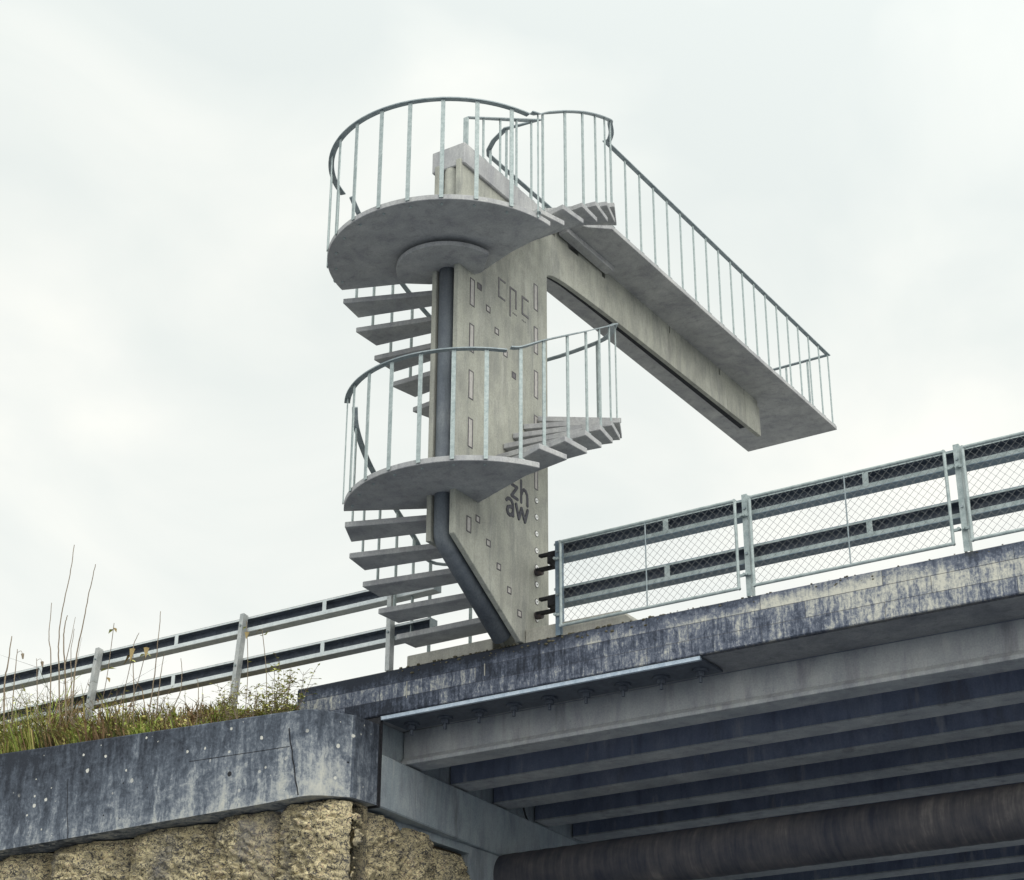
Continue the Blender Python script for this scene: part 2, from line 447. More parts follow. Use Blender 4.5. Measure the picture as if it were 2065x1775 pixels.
def smooth_path(P, n=6):
    P = [Vector(p) for p in P]
    out = []
    for i in range(len(P) - 1):
        p0, p1, p2, p3 = P[max(i - 1, 0)], P[i], P[i + 1], P[min(i + 2, len(P) - 1)]
        for k in range(n):
            t = k / n
            out.append(0.5 * ((2 * p1) + (p2 - p0) * t + (2 * p0 - 5 * p1 + 4 * p2 - p3) * t * t + (3 * p1 - p0 - 3 * p2 + p3) * t ** 3))
    out.append(P[-1])
    return out


def bevel(o, w=0.006):
    b = o.modifiers.new('bevel', 'BEVEL')
    b.width = w
    b.segments = 1
    b.limit_method = 'ANGLE'
    return o


# ------------------------------------------------------------------ terrain, road
g = MB()
g.add([(-3000, -3000, -1.6), (3000, -3000, -1.6), (3000, 3000, -1.6), (-3000, 3000, -1.6)], [(0, 1, 2, 3)])
tag(g.build('ground', M['ground']), kind='structure')


def bank_z(x, y):
    t = min(max((y - 13.3) / 0.75, 0), 1)
    base = 5.10 + max(0.0, (-10.9 - x)) * 0.032
    rise = 0.36 + max(0.0, min(-11.2 - x, 3.0)) * 0.05
    return base + rise * t * t * (3 - 2 * t) + 0.03 * mn.noise(Vector((x * 2, y * 2, 0)))


g = MB()
xs = [-40, -30] + [-24 + i * 0.5 for i in range(18)] + [-15 + 0.15 * i for i in range(22)] + [-11.69]
ys = [13.40 + 0.055 * i for i in range(20)] + [14.7, 15.5]
vs, fs = [], []
for x in xs:
    for y in ys:
        yy = max(y, 13.2)
        vs.append((x, yy, bank_z(x, yy) - 0.05))
ny = len(ys)
for i in range(len(xs) - 1):
    for j in range(ny - 1):
        fs.append((i * ny + j, (i + 1) * ny + j, (i + 1) * ny + j + 1, i * ny + j + 1))
g.add(vs, fs)
g.prism_x([(13.80, -1.6), (13.80, 5.02), (14.3, 5.38), (25.6, 5.38), (36.0, -1.6)], -40, -13.2)
g.prism_x([(1.0, -1.6), (13.42, 5.0), (13.9, 5.05), (13.9, -1.6)], -40, -17.8)
tag(g.build('embankment', M['earth']), kind='structure')
g = MB()
g.box(-40, 24, 14.45, 25.6, 5.40, 5.47)
tag(g.build('road', M['asphalt']), kind='structure')

# ------------------------------------------------------------------ bridge
T = thing('bridge', 'long concrete girder bridge with a streaky board-marked edge beam', 'bridge', (-8.0, 14.0, 5.2))
ZB, ZT = 5.20, 5.655
g = MB()
g.prism_x([(14.0, ZB + 0.012), (14.012, ZB), (14.06, ZB), (14.06, ZT - 0.004), (14.40, ZT - 0.004), (14.40, ZT), (14.025, ZT), (14.0, ZT - 0.02)], -11.66, 24)
tag(g.build('edge_beam', M['fascia'], T), 'stained edge beam with dark algae and pale streaks')
g = MB()
g.box(-11.655, 24, 14.062, 14.60, ZB + 0.004, ZT - 0.19)
g.box(-11.655, 24, 14.062, 14.40, ZT - 0.189, ZT - 0.006)
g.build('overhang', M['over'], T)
g = MB()
g.prism_x([(25.6, ZB), (26.0, ZB), (26.0, ZT), (25.6, ZT)], -11.66, 24)
g.build('edge_beam', M['fascia'], T)
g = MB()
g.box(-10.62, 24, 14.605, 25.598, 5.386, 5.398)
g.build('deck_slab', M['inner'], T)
for i, y in enumerate((14.57, 15.51, 16.40, 17.32, 18.22, 19.15, 20.08, 21.05, 21.95, 22.9, 23.85, 24.8)):
    g = MB()
    xl = -10.74 - 0.05 * (y - 14.57)
    if i == 0:
        g.prism_x([(y + 0.004, 4.85), (y + 0.29, 4.85), (y + 0.305, 4.865), (y + 0.30, 5.203), (y + 0.045, 5.203), (y + 0.045, 4.935), (y, 4.885), (y, 4.854)], xl, 24)
        gi = g.build('girder', M['girder'], T)
        continue
    g.prism_x([(y + 0.004, 4.85), (y + 0.30, 4.85), (y + 0.306, 4.856), (y + 0.306, 4.868), (y, 4.868), (y, 4.854)], xl, 24)
    gi = g.build('girder', M['girder'], T)
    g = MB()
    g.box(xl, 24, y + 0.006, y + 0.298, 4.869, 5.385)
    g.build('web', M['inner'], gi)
g = MB()          # weep pipes cast in the edge
for x, z0, z1 in ((-9.36, 5.40, 5.52), (-10.28, 5.33, 5.50)):
    g = MB()
    g.box(x, x + 0.008, 13.996, 14.004, z0, z1)
    g.build('weep_strip', M['plinth'], T)

# abutment
A = thing('abutment', 'smooth grey bearing seat the girder ends rest on', 'abutment', (-10.9, 14.1, 4.3))
g = MB()
sk = 0.075
g.prism([(-10.60, 14.06), (-10.60 - sk * 12, 26.0), (-13.2, 26.0), (-13.2, 14.06)], 4.305, 4.83)
bevel(g.build('bearing_seat', M['abut'], A), 0.012)
g = MB()
g.prism([(-10.735, 14.08), (-10.735 - 0.05 * 12, 25.9), (-13.1, 25.9), (-13.1, 14.08)], 4.83, 5.202)
g.build('back_wall', M['abut'], A)
g = MB()
g.prism([(-10.597, 14.006), (-10.597, 14.022), (-11.3, 14.022), (-11.3, 14.006)], 4.30, 5.19)
g.build('joint_strip', M['dirt_shade'], A)
g = MB()
g.prism([(-10.594, 14.036), (-10.594, 14.054), (-11.3, 14.054), (-11.3, 14.036)], 4.30, 5.19)
g.build('joint_strip', M['dirt_shade'], A)
g = MB()
g.tube(smooth_path([(-10.76, 16.85, 5.02), (-10.83, 17.05, 4.86), (-10.85, 17.2, 4.76), (-10.86, 17.35, 4.60), (-10.87, 17.55, 4.42), (-10.88, 17.6, 4.2)], 4), 0.012, 6)
g.build('cable', M['black'], A)
g = MB()
g.prism([(-10.80, 15.9), (-10.86, 26), (-13.0, 26), (-13.0, 15.9)], -1.6, 4.30)
g.build('pier_wall', M['abut'], A)

# steel clamp plate bolted under the edge
K = thing('clamp_plate', 'long zinc steel clamp plate with a row of bolts under the bridge edge', 'steel plate', (-8.8, 14.2, 5.18))
g = MB()
g.box(-10.60, -7.06, 14.055, 14.47, 5.168, 5.192)
g.build('plate', M['dsteel'], K)
g = MB()
g.box(-10.60, -7.06, 14.018, 14.053, 5.162, 5.198)
g.build('flange', M['bright'], K)
for i in range(9):
    x = -10.42 + i * 0.402
    g = MB()
    g.tube([(x, 14.30, 5.166), (x, 14.30, 5.146)], 0.078, 18)
    w = g.build('washer', M['dsteel'], K)
    g = MB()
    g.tube([(x, 14.30, 5.145), (x, 14.30, 5.105)], 0.042, 6)
    g.tube([(x, 14.30, 5.104), (x, 14.30, 5.050)], 0.017, 8)
    g.build('bolt', M['dsteel'], w)

# plinths
g = MB()
g.box(-10.32, -9.30, 14.045, 15.1, 5.657, 5.782)
tag(bevel(g.build('concrete_plinth', M['plinth'], root=(-9.8, 14.5, 5.66)), 0.008), 'low concrete plinth under the lowest stair treads, left of the tower foot', 'plinth')
g = MB()
g.prism([(-8.925, 14.045), (-7.873, 14.045), (-7.728, 14.045), (-7.728, 15.1), (-8.925, 15.1)], 5.657, 5.66)
g.v = [(x, y, z) for x, y, z in g.v]
g = MB()
g._prism([(-8.925, 14.045, 5.657), (-7.725, 14.045, 5.657), (-7.725, 15.1, 5.657), (-8.925, 15.1, 5.657)],
         [(-8.925, 14.045, 5.798), (-7.873, 14.045, 5.798), (-7.873, 15.1, 5.798), (-8.925, 15.1, 5.798)], 0)
tag(bevel(g.build('concrete_plinth', M['plinth'], root=(-8.3, 14.5, 5.66)), 0.008), 'low concrete plinth with a sloped end beside the first fence post', 'plinth')

# pipe under the deck
g = MB()
path = [(-10.95 + 0.1 * i, 16.62, 4.085) for i in range(350)]
g.tube(path, [0.252 + (0.004 if i % 2 else 0) for i in range(350)], 40)
tag(g.build('service_pipe', M['pipe'], smooth=True, root=(-6, 16.6, 4.08)), 'fat sooty pipe hung between the girders under the bridge', 'pipe')
g = MB()
# ------------------------------------------------------------------ wing wall
Wg = thing('wing_wall', 'dark weathered concrete wing wall with pale lichen spots and streaks', 'wall', (-12.0, 13.3, 4.2))
front = [(-22.0, 12.80, 3.98, 5.52), (-14.9, 13.10, 4.196, 5.25), (-11.35, 13.262, 4.275, 5.160), (-10.98, 13.285, 4.292, 5.150), (-10.87, 13.31, 4.295, 5.140), (-10.78, 13.38, 4.298, 5.13), (-10.60, 13.62, 4.305, 5.112), (-10.60, 14.0, 4.31, 5.112)]
back = [(-22.0, 13.2), (-14.9, 13.45), (-11.5, 13.62), (-11.3, 13.65), (-11.2, 13.70), (-11.1, 13.75), (-11.0, 13.85), (-11.0, 14.0)]
g = MB()
vs = []
for (x, y, z0, z1), (bx, by) in zip(front, back):
    vs += [(x, y, z0), (x, y, z1 - 0.015), (x * 0.998 + bx * 0.002 if 0 else x - 0.004, y + 0.015, z1), (bx, by, z1), (bx, by, z0)]
fs = []
for i in range(len(front) - 1):
    for k in range(5):
        a, b = i * 5 + k, i * 5 + (k + 1) % 5
        fs.append((a, a + 5, b + 5, b))
e = (len(front) - 1) * 5
fs += [(0, 1, 2, 3, 4), (e + 4, e + 3, e + 2, e + 1, e)]
g.add(vs, [f[::-1] for f in fs])
g.build('coping_beam', M['wing'], Wg)


def wing_pt(x):
    for (a, b) in zip(front, front[1:]):
        if a[0] <= x <= b[0]:
            t = (x - a[0]) / (b[0] - a[0])
            return [a[k] * (1 - t) + b[k] * t for k in range(4)]
    return front[-2]


def wing_line(name, pts, w):                    # pts: (x, fraction of height)
    g = MB()
    P = []
    for x, f in pts:
        q = wing_pt(x)
        P.append((x, q[1] - 0.003, q[2] * (1 - f) + q[3] * f))
    for a, b in zip(P, P[1:]):
        d = Vector(b) - Vector(a)
        n = Vector((d.z, 0, -d.x)).normalized() * w / 2
        a, b = Vector(a), Vector(b)
        o = Vector((0, 0.02, 0))
        g._prism([a - n, a + n, b + n, b - n], [a - n + o, a + n + o, b + n + o, b - n + o], 0)
    g.build(name, M['dirt_shade'], Wg)


def jag(x0, f0, x1, f1, n, amp):
    return [(x0 + (x1 - x0) * i / n + (amp * (random.random() - 0.5) if 0 < i < n else 0), f0 + (f1 - f0) * i / n) for i in range(n + 1)]


wing_line('crack', jag(-11.14, 0.8, -10.99, 0.02, 9, 0.02), 0.013)
wing_line('crack', jag(-13.95, 0.62, -13.87, 0.0, 7, 0.02), 0.007)
wing_line('form_joint', jag(-12.35, 0.60, -11.12, 0.59, 8, 0), 0.005)
q = wing_pt(-11.83)
g = MB()
g.tube([(-11.83, q[1] - 0.004, 4.62), (-11.83, q[1] + 0.03, 4.62)], 0.025, 14)
g.build('tie_hole', M['dirt_shade'], Wg)

# ------------------------------------------------------------------ rough retaining wall
RW = thing('retaining_wall', 'rough beige bored pile wall under the dark wing wall', 'wall', (-12, 13.5, -1.6))


def rough(p):
    w = Vector((mn.noise(p * 9.0), mn.noise(p * 9.0 + Vector((9, 1, 3))), mn.noise(p * 9.0 + Vector((2, 8, 5))))) * 0.03
    q = p + w
    a = mn.fractal(p * 3.0, 1.0, 2.0, 3) * 0.05
    t = mn.turbulence(Vector((q.x * 9, q.y * 9, q.z * 12)), 5, True, noise_basis='PERLIN_ORIGINAL', amplitude_scale=0.62, frequency_scale=2.1)
    k = 0.55 + 0.75 * max(0.0, min(1.0, 0.5 + mn.noise(p * 2.3 + Vector((4, 4, 4)))))
    return a + (t - 0.5) * 0.105 * k + mn.noise(q * 30.0) * 0.009


def pile(ax, ay, bx, by, seed, ztop, bulge=0.27):
    L = hypot(bx - ax, by - ay)
    tx, ty = (bx - ax) / L, (by - ay) / L
    nx, ny_ = ty, -tx                                # outward
    nu = int(L / 0.0135)
    zs = [ztop - 0.0135 * i for i in range(108)]
    z = zs[-1]
    while z > -1.6:
        z -= 0.16
        zs.append(max(z, -1.6))
    g = MB()
    vs = []
    for j, z in enumerate(zs):
        for i in range(nu + 1):
            u = i / nu
            w = abs(2 * u - 1)
            bl = bulge * sqrt(max(0.0, 1 - w * w))
            p = Vector((ax + tx * L * u, ay + ty * L * u, z))
            k = rough(p + Vector((0, 0, seed))) * (0.35 + 0.65 * min(1, (1 - w) * 5 + 0.25))
            tfade = min(1.0, (ztop - z) / 0.16 + 0.30 + 0.5 * mn.noise(p * 5))
            h = bl * (0.55 + 0.45 * tfade) + k * max(0.15, tfade)
            vs.append((p.x + nx * h, p.y + ny_ * h, z))
    n = nu + 1
    fs = [(j * n + i, (j + 1) * n + i, (j + 1) * n + i + 1, j * n + i + 1) for j in range(len(zs) - 1) for i in range(nu)]
    # back and top close the body
    o = len(vs)
    for z in (zs[0], zs[-1]):
        vs += [(ax - nx * 0.25, ay - ny_ * 0.25, z), (bx - nx * 0.25, by - ny_ * 0.25, z)]
    lastrow = (len(zs) - 1) * n
    fs.append(tuple([o, o + 1] + [nu - i for i in range(nu + 1)][0:]))
    fs.append((o, o + 2, o + 3, o + 1))
    fs.append(tuple([o] + [j * n for j in range(len(zs))] + [o + 2]))
    fs.append(tuple([o + 1, o + 3] + [j * n + nu for j in range(len(zs) - 1, -1, -1)]))
    g.add(vs, fs)
    ob = g.build('pile', M['rock'], RW, smooth=True)
    return ob


xb = [-17.6, -16.75, -15.9, -15.1, -14.42, -13.30, -12.20, -11.40, -10.63]
for i in range(len(xb) - 1):
    a, b = xb[i], xb[i + 1]
    ya, yb = [13.665 + (x + 10.56) * 0.03 for x in (a, b)]
    pile(a - 0.022, ya, b + (0.022 if i < len(xb) - 2 else -0.003), yb, i * 3.7, 4.285 + (a + 11) * 0.022)
yb_ = [13.50, 13.94, 14.64, 15.26, 15.90]
for i in range(4):
    pile(-10.83 - 0.02 * i, yb_[i] - (0.02 if i else -0.003), -10.85 - 0.02 * i, yb_[i + 1] + 0.02, 50 + i * 3.1, 4.29 - 0.015 * i - (0.08 if i == 3 else 0), 0.17)
g = MB()
g.prism([(-22, 13.36), (-10.90, 13.68), (-10.90, 15.95), (-11.6, 15.95), (-11.6, 13.95), (-22, 13.7)], -1.6, 4.22)
g.build('backing', M['earth'], RW)
g = MB()
g.prism([(-11.6, 13.55), (-10.80, 13.58), (-10.80, 15.9), (-11.6, 15.9)], 4.221, 4.302)
g.build('bed_strip', M['abut'], RW)

# ------------------------------------------------------------------ tower
TW = thing('stair_tower', 'concrete spiral stair tower with a cantilevered walkway and steel handrails', 'tower', (-9.1, 14.0, 5.66))
XF, TH = -8.93, 0.056
ZS1, ZS2 = 6.83, 9.36
RI = (ZS2 - ZS1) / 14
ZD = ZS2 + 7 * RI                                   # walkway soffit
plate = [(12.83, 6.39), (13.975, 5.66), (14.49, 5.66), (14.49, 9.93)]
arch = [(14.49, 9.93), (14.56, 9.968), (14.66, 9.995), (14.80, 10.015), (14.95, 10.028), (15.4, 10.05), (15.95, 10.069)]
plate += arch[1:] + [(19.76, 10.122), (19.75, 10.532), (12.83, 10.50)]
g = MB()
g.prism_x(plate, -8.988, XF)
fin = tag(bevel(g.build('core_plate', M['tower'], TW), 0.005), 'front facing core plate with lettering, pockets and bolt caps')
g = MB()
g.prism_x([(12.83, 6.36), (13.10, 6.36), (14.20, 5.66), (14.49, 5.66), (14.49, 10.10), (14.60, 10.19), (14.80, 10.25), (15.1, 10.29), (15.6, 10.32), (19.76, 10.35), (19.75, 10.532), (12.83, 10.50)], -9.250, -9.198)
bevel(g.build('core_plate', M['tower'], TW), 0.005)
g = MB()
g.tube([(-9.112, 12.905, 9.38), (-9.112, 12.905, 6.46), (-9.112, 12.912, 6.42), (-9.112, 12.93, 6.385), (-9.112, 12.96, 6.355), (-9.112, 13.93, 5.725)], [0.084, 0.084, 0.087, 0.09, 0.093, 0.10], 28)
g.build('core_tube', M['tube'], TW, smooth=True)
g = MB()
g.tube([(-9.095, 12.955, 10.45), (-9.095, 12.955, 9.381)], 0.098, 28)
g.build('core_tube', M['tower'], TW, smooth=True)
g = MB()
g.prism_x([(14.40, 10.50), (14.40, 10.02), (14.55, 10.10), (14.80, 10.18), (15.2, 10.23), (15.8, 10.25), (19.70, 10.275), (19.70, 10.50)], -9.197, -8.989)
g.build('web_gap_shade', M['dirt_shade'], TW)  # dark body added between the plates in place of the gap's shade
g = MB()
g.box(-9.305, -8.898, 12.855, 14.50, 10.445, 10.70)
bevel(g.build('cap_beam', M['tread'], TW), 0.01)


# ---- marks on the fin
def mark_rect(name, y0, z0, y1, z1, m, w=0.011, fill='patch'):
    g = MB()
    a, b = XF - 0.004, XF + 0.004
    g.box(a, b, y0, y0 + w, z0, z1)
    g.box(a, b, y1 - w, y1, z0, z1)
    g.box(a, b, y0 + w, y1 - w, z0, z0 + w)
    g.box(a, b, y0 + w, y1 - w, z1 - w, z1)
    o = g.build(name, M['mark'] if m else M['faint'], fin)
    g = MB()
    g.box(a, XF + 0.002, y0 + w + 0.001, y1 - w - 0.001, z0 + w + 0.001, z1 - w - 0.001)
    g.build('mortar_fill', M[fill], o)


for k in range(4):
    zt = 9.197 - k * 0.5147
    mark_rect('pocket', 13.032, zt - 0.31, 13.113, zt, 1)
    mark_rect('pocket', 14.222, zt + 0.512 - 0.313, 14.298, zt + 0.512, 0)
mark_rect('pocket', 13.031, 6.47, 13.108, 6.63, 1)
mark_rect('pocket', 14.225, 7.34, 14.292, 7.62, 0)
for k in range(5):
    mark_rect('anchor_pocket', 13.163 + k * 0.1595, 9.205 - 0.072 - k * RI, 13.163 + k * 0.1595 + 0.076, 9.205 - k * RI, k in (0, 1, 2, 4), 0.011, 'faint' if k in (0, 4) else 'patch')
for k in range(5):
    mark_rect('anchor_pocket', 13.183 + k * 0.183, 6.69 - 0.07 - k * RI, 13.183 + k * 0.183 + 0.072, 6.69 - k * RI, 1)
for k in range(8):
    z = 7.222 - k * 0.179
    g = MB()
    g.tube([(XF - 0.003, 14.263, z), (XF + 0.003, 14.263, z)], 0.033, 20)
    o = g.build('bolt_cap_ring', M['mark'], fin)
    g = MB()
    g.tube([(XF - 0.003, 14.263, z), (XF + 0.006, 14.263, z)], 0.026, 20)
    c = g.build('bolt_cap', M['white'], o)
    g2 = MB()
    g2.tube([(XF - 0.003, 14.263, z), (XF + 0.009, 14.263, z)], 0.007, 8)
    o2 = g2.build('cap_hole', M['mark'], fin)


def letters(name, strokes, w, mat, rnd=True):
    g = MB()
    k = 0
    for st in strokes:
        for (a, b) in zip(st, st[1:]):
            d = hypot(b[0] - a[0], b[1] - a[1])
            n = (-(b[1] - a[1]) / d * w / 2, (b[0] - a[0]) / d * w / 2)
            g.prism_x([(a[0] - n[0], a[1] - n[1]), (b[0] - n[0], b[1] - n[1]), (b[0] + n[0], b[1] + n[1]), (a[0] + n[0], a[1] + n[1])], XF - 0.003, XF + 0.003 + k * 0.00012)
            k += 1
        if rnd:
            for p in st:
                g.tube([(XF - 0.003, p[0], p[1]), (XF + 0.003 + k * 0.00012, p[0], p[1])], w / 2, 14)
                k += 1
        else:
            for p in st[1:-1]:
                h = w / 2
                g.box(XF - 0.003, XF + 0.003 + k * 0.00012, p[0] - h, p[0] + h, p[1] - h, p[1] + h)
                k += 1
    g.build(name, mat, fin)


letters('lettering', [[(13.675, 9.44), (13.552, 9.44), (13.552, 9.23), (13.672, 9.23)],
                      [(13.766, 9.095), (13.766, 9.435), (13.874, 9.435), (13.874, 9.225)],
                      [(14.118, 9.435), (13.997, 9.435), (13.997, 9.235), (14.117, 9.235)]], 0.022, M['faint'], False)
for y, wd in ((13.815, .016), (13.845, .022), (13.878, .012), (13.99, .014), (14.018, .014), (14.045, .014)):
    letters('small_print', [[(y, 9.158), (y + wd, 9.158)]], 0.014, M['faint'], False)
arc = [(13.985, 7.195), (14.0, 7.232), (14.03, 7.255), (14.062, 7.247), (14.083, 7.22), (14.092, 7.18), (14.093, 7.105)]
letters('lettering', [[(13.808, 7.233), (13.905, 7.233), (13.803, 7.113), (13.912, 7.108)],
                      [(13.977, 7.33), (13.979, 7.105)], arc,
                      [(13.712, 7.035), (13.735, 7.058), (13.77, 7.066), (13.80, 7.055), (13.822, 7.03), (13.829, 6.99), (13.831, 6.905)],
                      [(13.826, 6.992), (13.775, 6.985), (13.738, 6.967), (13.724, 6.935), (13.735, 6.903), (13.768, 6.893), (13.80, 6.905), (13.826, 6.935)],
                      [(13.882, 7.045), (13.932, 6.91), (13.980, 7.035), (14.044, 6.915), (14.092, 7.05)]], 0.036, M['letter'])

# ---- plan of the stair
C1, R1 = (-9.128, 13.45), 1.2535
C2, R2 = (-9.127, 12.985), 1.2406
EY = [12.87, 13.19, 13.51, 13.81, 14.117, 14.427, 14.74]
EX = [-8.0, -7.92, -7.89, -7.905, -7.955, -8.045, -8.20]


def slope(y):
    return 0.36 - (y - 12.87) * 0.42


RIN = [13.24, 13.39, 13.53, 13.675, 13.845, 14.04, 14.25]      # inner ends along the core
LSL = [0.36, 0.27, 0.165, 0.09, 0.02, 0.0, 0.0]


def edge_r(k):
    y, x = EY[k], EX[k]
    return (x, y), (-8.925, RIN[k])


FY = [12.78, 13.08, 13.405, 13.71, 14.02, 14.33, 14.64]
FX = [-10.31, -10.36, -10.36, -10.345, -10.29, -10.20, -10.05]
LY = [12.72, 13.03, 13.345, 13.65, 13.955, 14.24, 14.53]
LX = [-10.12, -10.285, -10.35, -10.375, -10.37, -10.36, -10.34]


def edge_l(k, ys, xs):
    y, x = ys[k], xs[k]
    xi = -9.265
    sl = LSL[k] if ys is LY else slope(y)
    return (x, y), (xi, min(y + sl * (xi - x), 14.44))


def off(p, q, d):                                    # move p away from q by d
    v = Vector((p[0] - q[0], p[1] - q[1]))
    v = v.normalized() * d
    return (p[0] + v.x, p[1] + v.y)


def tread(near, far, z, extra=(), lab=None):
    no, ni = near
    fo, fi = far
    no2, ni2 = off(no, fo, 0.03), off(ni, fi, 0.03)
    g = MB()
    g.prism([no2, fo] + list(extra) + [fi, ni2], z, z + TH)
    o = g.build('tread', M['tread'], TW)
    bevel(o, 0.005)
    return o


def arcpts(c, r, a0, a1, n):
    return [(c[0] + r * cos(radians(a0 + (a1 - a0) * i / n)), c[1] + r * sin(radians(a0 + (a1 - a0) * i / n))) for i in range(n + 1)]


# landings
def landing(c, r, a0, a1, z, inner):
    g = MB()
    g.prism(arcpts(c, r, a0, a1, 64) + inner, z, z + TH)
    return bevel(g.build('landing', M['tread'], TW), 0.005)


L1 = landing(C1, R1, -27.7, -144.3, ZS1, [(-9.44, 13.095), (-9.27, 13.18), (-8.92, 13.235)])
L2 = landing(C2, R2, -5.0, -170.5, ZS2, [(-9.47, 13.12), (-9.27, 13.19), (-8.92, 13.24)])
g = MB()
g.prism(arcpts((-9.12, 12.925), 0.52, -6, -174, 40) + [(-9.42, 13.03), (-9.27, 13.11), (-8.84, 13.115)], ZS2 - 0.098, ZS2 - 0.050)
g.prism(arcpts((-9.12, 12.95), 0.40, -6, -174, 40) + [(-9.40, 13.02), (-9.27, 13.10), (-8.85, 13.105)], ZS2 - 0.0495, ZS2 - 0.0005)
bevel(g.build('capital', M['tread'], TW), 0.004)

for k in range(6):                                    # right side, both flights
    tread(edge_r(k), edge_r(k + 1), ZS1 + RI * (k + 1))
for k in range(6):
    tread(edge_r(k), edge_r(k + 1), ZS2 + RI * (k + 1))
eo, ei = edge_r(6)                                    # the one behind the core
fo, fi = edge_l(6, FY, FX)
g = MB()
g.prism([eo] + [(-8.62, 15.06), (-9.12, 15.17), (-9.64, 15.02)] + [fo, (-9.35, 14.46), (-9.35, 14.52), (-8.85, 14.52), (-8.90, 14.25)], ZS1 + RI * 7, ZS1 + RI * 7 + TH)
bevel(g.build('tread', M['tread'], TW), 0.005)
for k in range(6):                                    # left side up to the top landing
    tread(edge_l(k, FY, FX), edge_l(k + 1, FY, FX), ZS2 - RI * (k + 1))
for k in range(6):                                    # left side up to the lower landing
    tread(edge_l(k, LY, LX), edge_l(k + 1, LY, LX), ZS1 - RI * (k + 1))

# walkway
g = MB()
g.prism([(-8.42, 15.03), (-8.42, 21.105), (-9.75, 21.105), (-9.75, 14.40), (-9.60, 14.26), (-9.28, 14.10), (-8.90, 14.14), (-8.90, 14.42), (-8.62, 14.86)], ZD, ZD + TH)
bevel(g.build('walkway_deck', M['tread'], TW), 0.005)
for y, ye in ((14.68, 14.96), (15.18, 15.70), (15.77, 17.30), (17.33, 18.62), (18.65, 19.72)):
    g = MB()
    g.box(-9.24, -8.940, y, ye, 10.50, ZD + 0.001)
    g.build('spacer_block', M['tower'], TW)
g = MB()
g.box(-8.92, -8.80, 14.72, 15.74, ZD - 0.07, ZD + 0.001)
bevel(g.build('bearing_cleat', M['tread'], TW), 0.005)

# ---- railings
POST = {}


def post_mesh(h, w, d, foot=True):
    key = (round(h, 3), w, d, foot)
    if key not in POST:
        g = MB()
        g.box(-w / 2, w / 2, -d / 2, d / 2, -0.012, h)
        if foot:
            g.box(-w / 2 - 0.012, w / 2 + 0.012, -d / 2 - 0.02, d / 2 + 0.004, 0.0005, 0.007)      # foot plate
            g.tube([(0, 0, -0.052), (0, 0, -0.02)], 0.009, 8)                                  # anchor end under the slab
        me = bpy.data.meshes.new('baluster')
        me.from_pydata(g.v, [], g.f)
        me.materials.append(M['galv'])
        POST[key] = me
    return POST[key]


def posts(rail, pts, w=0.036, d=0.012, foot=True):
    """pts: (x, y, z foot, z top, angle of the wide face)"""
    at = Vector(rail['_at'])
    for x, y, z, zt, a in pts:
        o = bpy.data.objects.new('baluster', post_mesh(zt - z, w, d, foot))
        COL.objects.link(o)
        o.parent = rail
        o.location = Vector((x, y, z)) - at
        o.rotation_euler = (0, 0, a)


def rail(path, w=0.058, h=0.012):
    g = MB()
    g.bar(path, w, h)
    return g.build('handrail', M['galvdull'], TW)


HR = 1.107


def land_rail(c, r, a0, a1, angs, z):
    zt = z + TH + HR
    rr = rail([(x, y, zt) for x, y in arcpts(c, r, a0, a1, 48)])
    posts(rr, [(c[0] + r * cos(radians(a)), c[1] + r * sin(radians(a)), z + TH, zt - 0.006, radians(a + 90)) for a in angs], 0.040, 0.011, False)
    for a in angs:                                    # anchor heads showing under the landing
        g = MB()
        x, y = c[0] + (r - 0.09) * cos(radians(a)), c[1] + (r - 0.09) * sin(radians(a))
        g.tube([(x, y, z + 0.036), (x, y, z + 0.018)], 0.014, 8)
        g.build('anchor_bolt', M['galv'], rr)


rp = R2 + 0.010
land_rail(C2, rp, -19.5, -168, [-28.4, -44.7, -59.9, -74.9, -89.2, -104.6, -119.6, -134.5, -149.5, -163], ZS2 - 0.03)
land_rail(C1, R1 + 0.012, -43.0, -141.5, [-51.4, -65.2, -79.8, -94.4, -108.9, -123.2, -137], ZS1 - 0.03)


def flight_rail(feet, start, end, w=0.058, rising=()):
    """feet: (x, y, z foot); start/end: extra path points before and after"""
    lift = (list(rising) + [0.0] * len(feet))[:len(feet)]
    P = list(start) + [(x, y, z + HR + l) for (x, y, z), l in zip(feet, lift)] + list(end)
    sp = smooth_path(P, 6)
    rr = rail([tuple(p) for p in sp], w)
    n = len(feet)
    q = []
    for i, (x, y, z) in enumerate(feet):
        a = feet[max(i - 1, 0)]
        b = feet[min(i + 1, n - 1)]
        q.append((x, y, z, z + HR + lift[i] - 0.006, atan2(b[1] - a[1], b[0] - a[0])))
    posts(rr, q, 0.034, 0.012)


def inset(p, d):
    c = Vector((-9.12, min(max(p[1], 13.1), 13.8)))
    v = (c - Vector(p)).normalized() * d
    return p[0] + v.x, p[1] + v.y


def foot_r(k, z):
    a = EX[k], EY[k]
    b = (EX[k + 1], EY[k + 1])
    p = inset((a[0] * 0.8 + b[0] * 0.2, a[1] * 0.8 + b[1] * 0.2), 0.03)
    return (p[0], p[1], z)


def foot_l(k, z, ys, xs):                             # k-th tread below the landing
    p = inset((xs[k] * 0.35 + xs[k + 1] * 0.65, ys[k] * 0.35 + ys[k + 1] * 0.65), 0.03)
    return (p[0], p[1], z)


